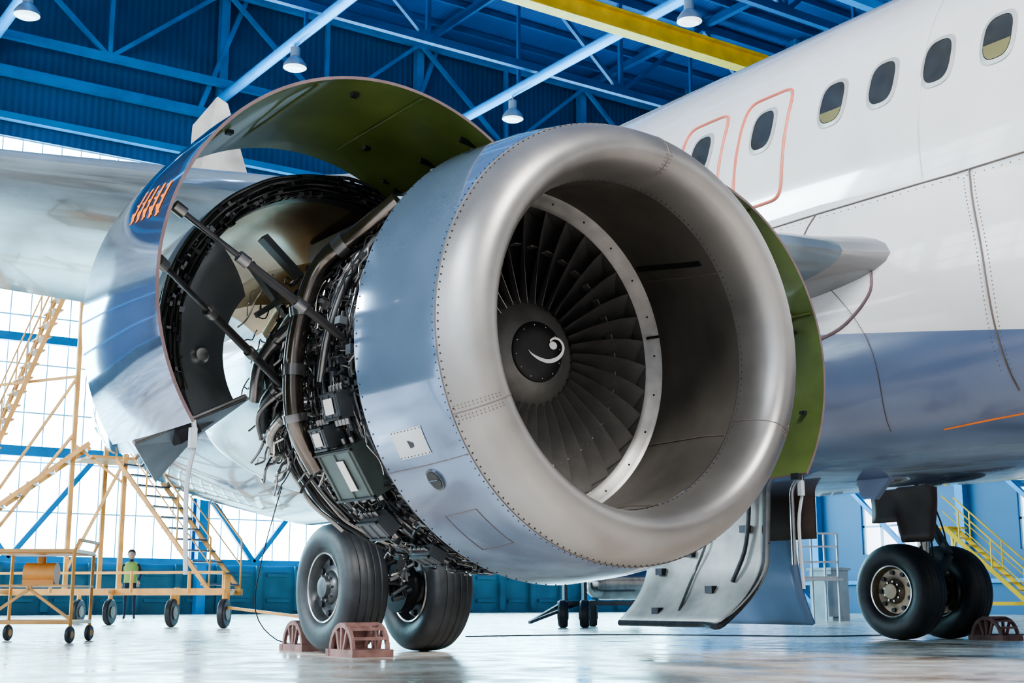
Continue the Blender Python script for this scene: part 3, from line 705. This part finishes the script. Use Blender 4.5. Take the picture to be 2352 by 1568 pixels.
# ------------------------------------------------------------------ LANDING GEAR
tp=[(-.13,.29),(-.17,.315),(-.2,.36),(-.215,.42),(-.21,.475),(-.19,.52),(-.155,.55),(-.11,.561),(-.10,.553),(-.09,.563),(-.04,.567),(-.035,.559),(-.025,.567),(.025,.567),(.035,.559),(.04,.567),(.09,.563),(.10,.553),(.11,.561),(.155,.55),(.19,.52),(.21,.475),(.215,.42),(.2,.36),(.17,.315),(.13,.29)]
rim=[(-.165,.315),(-.175,.30),(-.16,.285),(-.12,.275),(-.09,.26),(-.085,.20),(-.10,.15),(-.13,.135),(-.15,.10),(-.19,.09),(-.195,.06),(-.195,0)]
def gear(x,rimm):
    ge=empty('landing_gear',(x,10.75,0),plane,'twin-wheel main landing gear resting on floor')
    for dx in(-.435,.435):
        o=(x+dx,10.75,.567)
        MB().rev(tp,o,(1,0,0),n=72).build('tire','tyre',ge,ang=50)
        g=MB(); g.rev(rim,o,(1,0,0),n=48,mi=0)
        g.rev([(-t,r) for t,r in rim],o,(1,0,0),n=48,mi=0)
        for sg in(-1,1): g.rev([(sg*.165,.316),(sg*.18,.306),(sg*.176,.292)],o,(1,0,0),n=48,mi=2)
        for i in range(9):
            a=rad(i*40); 
            for sg in(-1,1): g.cyl((x+dx+sg*.086,10.75+.225*math.cos(a),.567+.225*math.sin(a)),(x+dx+sg*.11,10.75+.225*math.cos(a),.567+.225*math.sin(a)),.028,n=10,mi=1)
            for sg in(-1,1): g.cyl((x+dx+sg*.14,10.75+.115*math.cos(a+.3),.567+.115*math.sin(a+.3)),(x+dx+sg*.165,10.75+.115*math.cos(a+.3),.567+.115*math.sin(a+.3)),.012,n=8,mi=2)
        g.build('wheel_rim',[rimm,'black','steel'],ge)
    g=MB(); g.cyl((x-.45,10.75,.567),(x+.45,10.75,.567),.07,n=20); g.cyl((x,10.75,.5),(x,10.72,1.3),.085,n=24,mi=1); g.cyl((x,10.72,1.25),(x,10.7,3.0),.14,n=24)
    g.bar((x,10.6,.62),(x,10.35,1.0),.08,mi=0); g.bar((x,10.35,1.0),(x,10.6,1.4),.08,mi=0)
    for sg in(-1,1): g.cyl((x+sg*.12,10.75,.567),(x+sg*.24,10.75,.567),.22,n=24,mi=2)
    g.tube([(x-.1,10.6,1.6),(x-.12,10.5,1.1),(x-.1,10.55,.8),(x-.2,10.65,.65)],.015,6,mi=2); g.tube([(x+.1,10.6,1.6),(x+.14,10.5,1.2),(x+.1,10.5,.8),(x+.2,10.6,.6)],.012,6,mi=2)
    for k in range(18): 
        g.cyl((x+rp.uniform(-.16,.16),10.55+rp.uniform(-.05,.05),.5+rp.uniform(-.1,.35)),(x+rp.uniform(-.16,.16),10.5,.55+rp.uniform(-.1,.3)),.02,n=8,mi=rp.choice([0,1,2]))
    g.build('gear_strut',['dgrey','steel','dark'],ge)
    return ge
g1=gear(5.98,'rimb'); g2=gear(13.5,'rim')
def slab(name,par,fn,nu,nv,mats,th,label=None):
    o=MB().grid(fn,nu,nv).build(name,mats,par,label=label,recalc=False)
    md=o.modifiers.new('s','SOLIDIFY'); md.thickness=th; 
    return o
slab('gear_leg_door',g2,lambda u,v:Vector((13.15+.05*math.sin(v*3),10.2+1.05*u*(1-.15*v)+ (0.1*v),1.95-.80*v if u<.55 else 1.95-.55*v)),12,8,'brownp',.03,'brown gear leg door')
slab('gear_leg_door',g1,lambda u,v:Vector((5.7,10.5+.6*u,2.3-.9*v)),4,4,'brownp',.03)
gd=empty('gear_bay_door',(9.6,10,1.5),plane,'open curved landing gear bay doors')
def dA(u,v):
    t=v; return Vector((9.42-.10*t-1.9*max(0,t-.55)**2, 9.25+1.75*u+.45*max(0,t-.55)**1.5*(1-u)*1.6, 1.65-1.45*t+.12*max(0,t-.85)))
slab('bay_door_panel',gd,dA,16,24,'offw',.05,'off-white inner bay door panel')
def dAo(u,v,o_=.03): return dA(u,v)+Vector((-o_-.02,0,0))
for u in(.3,.55,.8): MB().tube([dAo(u,v/10,.005) for v in range(1,10)],.014,6).build('bay_door_rib','offw',gd)
MB().tube([dAo(.02,v/12,.01) for v in range(0,13)]+[dAo(u/6,.99,.01) for u in range(1,7)],.032,8).build('bay_door_seal','dark',gd)
for v in(.45,.75): MB().tube([dAo(u/8,v,-.005) for u in range(9)],.009,6).build('bay_door_rib','seam',gd)
for u,v in((.85,.62),(.15,.35),(.35,.75),(.6,.5),(.7,.9)): MB().box(dAo(u,v,.05),(.08,.10,.07)).build('bay_door_fitting','dark',gd,smooth=False)
MB().tube([dAo(.12,.0,.08),dAo(.1,.25,.10),dAo(.14,.5,.08),dAo(.2,.7,.06)],.022,8).build('bay_door_hose','dark',gd)
MB().tube([dAo(.5,.1,.06),dAo(.45,.4,.08),dAo(.55,.65,.06),dAo(.5,.9,.05)],.014,8).build('bay_door_hose','iron',gd)
slab('bay_door_panel',gd,lambda u,v:Vector((10.05+.18*v+.5*max(0,v-.5)**2,9.62+1.2*u+.25*max(0,v-.6)*(u),1.4-1.17*v)),12,20,'doorblue',.04,'light blue outer bay door')
slab('bay_door_flap',gd,lambda u,v:Vector((9.92,9.15+.95*u,1.75-.70*v)),3,3,'brownp',.03,'brown rectangular door')
g=MB(); g.cyl((9.75,9.3,1.65),(9.75,9.3,.8),.024,n=10,mi=0); g.build('door_actuator',['steel','strap'],gd)
# ------------------------------------------------------------------ chocks
def chock(x,y,dr,label):
    g=MB(); L=.42; Hh=.235; Wd=.16
    for sx in(-Wd,Wd):
        X=x+sx; n=12
        V=[]
        for k in range(n+1):
            a=rad(180*k/n); 
            for f in(1.0,.84):
                V.append(Vector((X-.015,y+L/2*f*math.cos(a),.04+Hh*f*math.sin(a)))); V.append(Vector((X+.015,y+L/2*f*math.cos(a),.04+Hh*f*math.sin(a))))
        q=lambda k,j:k*4+j
        Fc=[]
        for k in range(n): Fc+=[(q(k,0),q(k+1,0),q(k+1,1),q(k,1)),(q(k,2),q(k,3),q(k+1,3),q(k+1,2)),(q(k,0),q(k,2),q(k+1,2),q(k+1,0)),(q(k,1),q(k+1,1),q(k+1,3),q(k,3))]
        g.add(V,Fc)
        for a in(60,90,120): g.bar((X,y+.35*L/2*math.cos(rad(a)),.05),(X,y+L/2*.88*math.cos(rad(a)),.04+Hh*.88*math.sin(rad(a))),.028,.025)
        g.box((X,y,.03),(.05,L+.04,.06))
    for yy in(-L/2,L/2): g.box((x,y+yy,.03),(2*Wd+.06,.06,.06))
    for a in(60,80,100,125,150) : 
        yy=y+dr*(L/2)*math.cos(rad(a)); g.bar((x-Wd,yy,.03+Hh*math.sin(rad(a))),(x+Wd,yy,.03+Hh*math.sin(rad(a))),.025,.025)
    g.grid(lambda u,v:Vector((x-Wd+2*Wd*u,y+dr*(L/2)*math.cos(rad(55*v)),.04+Hh*math.sin(rad(55*v)))),2,8)
    return g.build('wheel_chock','chock',smooth=True,label=label,cat='wheel chock',group='wheel chocks')
chock(5.34,10.0,1,'rusty red steel frame chock in front of aircraft tire')
chock(5.60,11.47,-1,'rusty red steel frame chock behind aircraft tire')
chock(13.80,10.0,1,'rusty red steel frame chock at far gear tire')
# ------------------------------------------------------------------ ground equipment
def caster(g,p,r,w=.08,mi=1,hub=2):
    p=Vector(p); g.rev([(-w/2,0),(-w/2,r*.55),(-w*.5,r*.9),(-w*.3,r),(w*.3,r),(w*.5,r*.9),(w/2,r*.55),(w/2,0)],p,(ct*.8,-st*1.0,0) ,n=28,mi=mi)
    ax=Vector((ct*.8,-st,0)).normalized(); g.cyl(p-ax*(w*.6),p+ax*(w*.6),r*.45,n=18,mi=hub)
sta=empty('maintenance_stairs',C(-8,25,0),None,'tall orange-yellow wheeled maintenance stairs with steel treads','stairs')
g=MB(); 
for Z in(23.4,25.0):
    g.bar(C(-5.0,Z,.62),C(-12,Z+1.6,.62),.10,.11)
for X in(-5.0,-7,-9,-11): g.bar(C(X,23.3,.62),C(X-.2,25.6,.62),.08,.08)
g.bar(C(-5.0,23.4,.95),C(-12,25,.95),.045); 
for X in(-5.0,-5.6,-6.6,-8,-9.5): g.bar(C(X,23.4,.6),C(X,23.4,.97),.045)
g.bar(C(-4.95,23.4,.9),C(-4.95,23.4,.4),.1); g.bar(C(-6.1,24.6,.7),C(-6.1,24.6,.4),.08)
g.bar(C(-4.9,23.3,.35),C(-2.6,21.5,.12),.045)
g.build('stair_base','yellow',sta,smooth=False)
for (X,Z) in((-4.95,23.3),(-6.15,24.5),(-7.9,26.6),(-8.9,27.8)):
    w=MB(); caster(w,C(X,Z,.25),.25,.12,0,1); w.bar(C(X,Z,.25),C(X,Z,.62),.07,mi=2); w.build('wheel',['tyre','rim','yellow'],sta)
def flight(g,p0,p1,wd,n,rail=.9,depth=.2,t=.6):
    p0=Vector(p0);p1=Vector(p1);d=p1-p0; hd=Vector((d.x,d.y,0)).normalized(); sd=Vector((-hd.y,hd.x,0))*wd/2
    for s_ in(1,-1):
        g.bar(p0+sd*s_,p1+sd*s_,.05*t,.14*t,0)
        if rail:
            up=Vector((0,0,rail)); g.bar(p0+sd*s_+up,p1+sd*s_+up,.045*t,.045*t,0); g.bar(p0+sd*s_+up*.5,p1+sd*s_+up*.5,.03*t,.03*t,0)
            for k in range(0,n+1,4): q=p0.lerp(p1,k/n)+sd*s_; g.bar(q,q+up,.04*t,.04*t,0)
    for k in range(n): 
        q=p0.lerp(p1,(k+.5)/n); g.bar(q-sd,q+sd,depth,.03,1)
g=MB(); flight(g,C(-5.15,24.2,.65),C(-7.3,25.5,3.1),.8,12); g.build('stair_flight',['yellow','steel'],sta,smooth=False)
g=MB(); flight(g,C(-10.4,24.5,1.2),C(-8.8,25.6,6.7),.7,20,.8); g.build('stair_flight',['yellow','yellow'],sta,smooth=False)
g=MB(); flight(g,C(-10.8,24.6,1.2),C(-8.1,25.4,3.4),.7,10,.0); g.build('stair_flight',['yellow','steel'],sta,smooth=False)
g=MB(); 
for X,Z in((-8.35,25.2),(-8.15,26.6),(-7.35,25.2)):
    g.bar(C(X,Z,.6),C(X,Z,6.6 if X<-8 else 3.2),.08,.08)
g.bar(C(-8.35,25.2,3.6),C(-10.5,25.2,.7),.05); g.bar(C(-8.35,25.2,1.0),C(-7.3,25.2,3.2),.05); g.bar(C(-8.35,25.2,4.7),C(-11,25.2,4.4),.05); g.bar(C(-8.35,25.2,4.7),C(-9.8,25.2,2.4),.045)
g.bar(C(-8.35,25.2,3.4),C(-7.3,25.2,2.6),.045)
g.box(C(-7.8,25.9,3.15),(1.2,1.2,.05)); g.box(C(-8.6,26.2,6.6),(1.2,1.2,.05))
g.build('stair_tower_frame','yellow',sta,smooth=False)
sd_=empty('service_cart',C(-5.3,15.2,0),None,'small yellow two-shelf wheeled service cart','cart')
g=MB(); cs=[(-4.85,14.9),(-5.8,14.9),(-4.95,15.9),(-5.9,15.9)]
for X,Z in cs: g.bar(C(X,Z,.16),C(X-.0,Z,1.0),.032)
for z in(.22,1.0): 
    g.bar(C(-4.85,14.9,z),C(-5.8,14.9,z),.04);g.bar(C(-4.95,15.9,z),C(-5.9,15.9,z),.04);g.bar(C(-4.85,14.9,z),C(-4.95,15.9,z),.04);g.bar(C(-5.8,14.9,z),C(-5.9,15.9,z),.04)
g.box(C(-5.38,15.4,.98),(.95,.95,.02),0,Matrix.Rotation(-TH,3,'Z')); g.box(C(-5.38,15.4,.62),(.92,.92,.02),0,Matrix.Rotation(-TH,3,'Z'))
g.tube([C(-4.85,14.9,1.0),C(-4.8,14.9,1.12),C(-4.9,15.9,1.12),C(-4.95,15.9,1.0)],.018,6,k=1)
g.bar(C(-4.85,14.9,.25),C(-5.35,14.9,.6),.03); g.bar(C(-5.8,14.9,.25),C(-5.3,14.9,.6),.03)
g.build('cart_frame','yellow',sd_,smooth=False)
for X,Z in cs:
    w=MB(); caster(w,C(X,Z,.09),.09,.05,0,1); w.build('caster_wheel',['tyre','yellow'],sd_)
mo=MB(); mo.cyl(C(-5.55,15.4,.76),C(-5.2,15.4,.76),.12,n=20); mo.box(C(-5.38,15.4,.66),(.35,.2,.06),0,Matrix.Rotation(-TH,3,'Z')); mo.cyl(C(-5.38,15.4,.86),C(-5.38,15.4,.95),.05,n=14)
mo.build('electric_motor','yellow',None,label='yellow cylindrical motor unit on service cart shelf',cat='motor')
tr=empty('tank_trolley',C(1.6,24,0),None,'low wheeled trolley carrying a polished metal tank','trolley')
g=MB(); g.bar(C(.85,24,.42),C(2.4,24.4,.42),.08,.08,0); g.bar(C(.85,25,.42),C(2.4,25.4,.42),.08,.08,0); g.bar(C(.9,24.2,.42),C(.3,23.2,.1),.05,mi=0); g.bar(C(1.2,24.2,.42),C(.3,23.2,.1),.05,mi=0)
for X in(.95,1.3): g.bar(C(X,24.3,.25),C(X,24.3,.8),.07,mi=0); 
g.build('trolley_frame',['dgrey'],tr,smooth=False)
MB().cyl(C(1.6,24.6,.78),C(2.5,24.9,.78),.3,n=28).sphere(C(1.6,24.6,.78),.29,20).build('tank','steel',tr)
for X,Z in((.9,23.9),(1.28,23.9),(1.5,25.2)):
    w=MB(); caster(w,C(X,Z,.24),.24,.16,0,1); w.build('wheel',['tyre','dgrey'],tr)
cb=MB(); cb.box(C(7.75,33,.6),(.6,.7,1.2)); cb.box(C(7.75,32.5,.6),(.5,.05,1.0)); cb.box(C(7.75,33,1.23),(.7,.8,.06)); cb.build('electrical_cabinet','cab',smooth=False,label='grey-green steel electrical cabinet',cat='cabinet')
g=MB(); 
for z in(1.0,1.35,1.7,2.0): g.bar(C(6.6,31,z),C(7.5,31,z),.04)
for X in(6.6,6.9,7.2,7.5): g.bar(C(X,31,0),C(X,31,2.0),.04)
g.box(C(7.1,31.3,.95),(1.0,.7,.05),0,Matrix.Rotation(-TH,3,'Z'))
g.build('railed_platform','lamp',smooth=False,label='small white metal platform with guard rails',cat='platform')
ys_=empty('yellow_stairs',C(13.2,40,0),None,'yellow steel mobile stairs by the wall','stairs')
g=MB(); flight(g,C(14.6,38,.45),C(12.9,39.5,2.6),.8,10,.9,.2,.9); g.build('stair_flight',['craney','craney'],ys_,smooth=False)
g=MB()
for X,Z in((12.6,39.5),(13.2,40.2),(14.6,38),(15.0,38.8)): g.bar(C(X,Z,0),C(X,Z,2.6 if X<14 else .6),.07)
g.bar(C(12.6,39.5,.4),C(14.8,38,.4),.1); g.box(C(12.9,39.9,2.6),(.9,.9,.05)); g.bar(C(12.6,39.5,.4),C(13.3,40,2.5),.06)
g.build('stair_frame','craney',ys_,smooth=False)
MB().tube([C(-2.35,14,1.9),C(-2.6,14,.9),C(-2.65,14,.35),C(-2.4,13.9,.06),C(-2.0,13.7,.02),C(-1.6,13.6,.02)],.006,7).build('hanging_cable','black',plane)
MB().tube([C(-.6,17.5,.008),C(1.5,18.5,.008),C(4,17.6,.008),C(6,19,.008),C(8,17.6,.008)],.008,6,k=8).build('floor_cable','dgrey',None,label='thin grey power cable lying on floor',cat='cable')
# ------------------------------------------------------------------ people
def person(X,Z,face,label,vest):
    o=C(X,Z,0); e=empty('person',o,None,label,'person')
    R=Matrix.Rotation(face,3,'Z')
    J={'pel':(0,0,.95),'wst':(0,0,1.1),'ch':(0,-.01,1.32),'nk':(0,0,1.48),'hb':(0,-.01,1.56),
       'hl':(-.1,0,.90),'kl':(-.11,-.02,.5),'al':(-.11,.02,.09),'tl':(-.12,-.16,.04),
       'hr':(.1,0,.90),'kr':(.12,-.05,.5),'ar':(.13,0,.09),'tr':(.14,-.18,.04),
       'sl':(-.2,0,1.4),'el':(-.25,.03,1.13),'wl':(-.22,-.14,.93),'sr':(.2,0,1.4),'er':(.26,.02,1.13),'wr':(.2,-.18,.98)}
    Ra={'pel':.15,'wst':.14,'ch':.16,'nk':.06,'hb':.055,'hl':.09,'kl':.06,'al':.045,'tl':.04,'hr':.09,'kr':.06,'ar':.045,'tr':.04,'sl':.065,'el':.045,'wl':.03,'sr':.065,'er':.045,'wr':.03}
    Ed=[('pel','wst'),('wst','ch'),('ch','nk'),('nk','hb'),('pel','hl'),('hl','kl'),('kl','al'),('al','tl'),('pel','hr'),('hr','kr'),('kr','ar'),('ar','tr'),('ch','sl'),('sl','el'),('el','wl'),('ch','sr'),('sr','er'),('er','wr')]
    keys=list(J); me=bpy.data.meshes.new('body'); me.from_pydata([o+R@Vector(J[k]) for k in keys],[(keys.index(a),keys.index(b)) for a,b in Ed],[])
    me.materials.append(M['navy']); ob=bpy.data.objects.new('body',me); bpy.context.scene.collection.objects.link(ob); setp(ob,e)
    md=ob.modifiers.new('skin','SKIN'); sv=me.skin_vertices[0].data
    for i,k in enumerate(keys): sv[i].radius=(Ra[k],Ra[k]*.8); 
    sv[0].use_root=True
    ob.modifiers.new('sub','SUBSURF').levels=2; ob.modifiers['sub'].render_levels=2
    g=MB(); g.sphere(o+R@Vector((0,-.02,1.65)),.095,18,0,1.25); g.sphere(o+R@Vector((0,-.12,1.64)),.018,8,0); g.sphere(o+R@Vector((-.095,-.01,1.65)),.02,8);g.sphere(o+R@Vector((.095,-.01,1.65)),.02,8)
    g.build('head','skin',e)
    g=MB(); g.sphere(o+R@Vector((0,.005,1.69)),.103,18,0,1.0); g.build('hair','hair',e)
    for h in('wl','wr'):
        p=Vector(J[h]); g=MB(); g.sphere(o+R@(p+Vector((0,-.03,-.04))),.04,10,0,1.2)
        for f in range(4): g.tube([o+R@(p+Vector((-.025+f*.017,-.04,-.07))),o+R@(p+Vector((-.025+f*.017,-.06,-.12))),o+R@(p+Vector((-.025+f*.017,-.05,-.145)))],.009,6)
        g.tube([o+R@(p+Vector((.03,-.05,-.04))),o+R@(p+Vector((.045,-.07,-.08)))],.01,6,k=1)
        g.build('hand','skin',e)
    if vest:
        g=MB(); prof=[(.93,.17,.14),(1.1,.165,.135),(1.3,.2,.15),(1.42,.19,.13),(1.47,.1,.09)]
        def vf(u,v):
            k=u*4;i=min(int(k),3);f=k-i;p=[prof[i][j]*(1-f)+prof[i+1][j]*f for j in range(3)]; a=2*math.pi*v
            return o+R@Vector((p[1]*math.cos(a),p[2]*math.sin(a),p[0]))
        g.grid(vf,12,28); g.build('safety_vest','hivis',e)
person(-9.9,35,rad(-20),'person standing in yellow-green safety vest and dark workwear',True)
person(3.18,35,rad(10),'person standing in dark navy workwear',False)
# ------------------------------------------------------------------ lights / world / camera
wd=bpy.data.worlds.new('World'); bpy.context.scene.world=wd; wd.use_nodes=True
bg=wd.node_tree.nodes['Background']; bg.inputs[0].default_value=(.90,.93,1,1); bg.inputs[1].default_value=.5
def area(loc,tgt,size,en_,col=(1,1,1),spec=1.0):
    l=bpy.data.lights.new('added_area_light','AREA'); l.energy=en_; l.size=size; l.color=col; l.specular_factor=spec  # unseen area lamp added to light the aircraft, not a hangar fixture
    o=bpy.data.objects.new('added_area_light',l); bpy.context.scene.collection.objects.link(o); o.location=loc
    o.rotation_euler=(Vector(tgt)-Vector(loc)).to_track_quat('-Z','Y').to_euler(); return o
area((1,-5,15),(6,8,2),3,4200,(1,.97,.93))
area((-12,4,12),(4,8,2),3,2800,(.85,.93,1))
area((-10,24,9),(4,8,1.5),4,2600,(.75,.92,1),.3)
area((0,-1,6.5),(EX,EY+1,EZ),1.2,120,(1,.98,.95))
try: bpy.context.scene.view_settings.look='AgX - Medium High Contrast'
except Exception as ex: print('look',ex)
cam=bpy.data.cameras.new('camera'); co=bpy.data.objects.new('camera',cam); bpy.context.scene.collection.objects.link(co)
cam.sensor_width=36; cam.lens=F/2352*36; co.location=(0,0,H); co.rotation_euler=(math.pi/2+PH,0,-TH); cam.clip_end=300
bpy.context.scene.camera=co
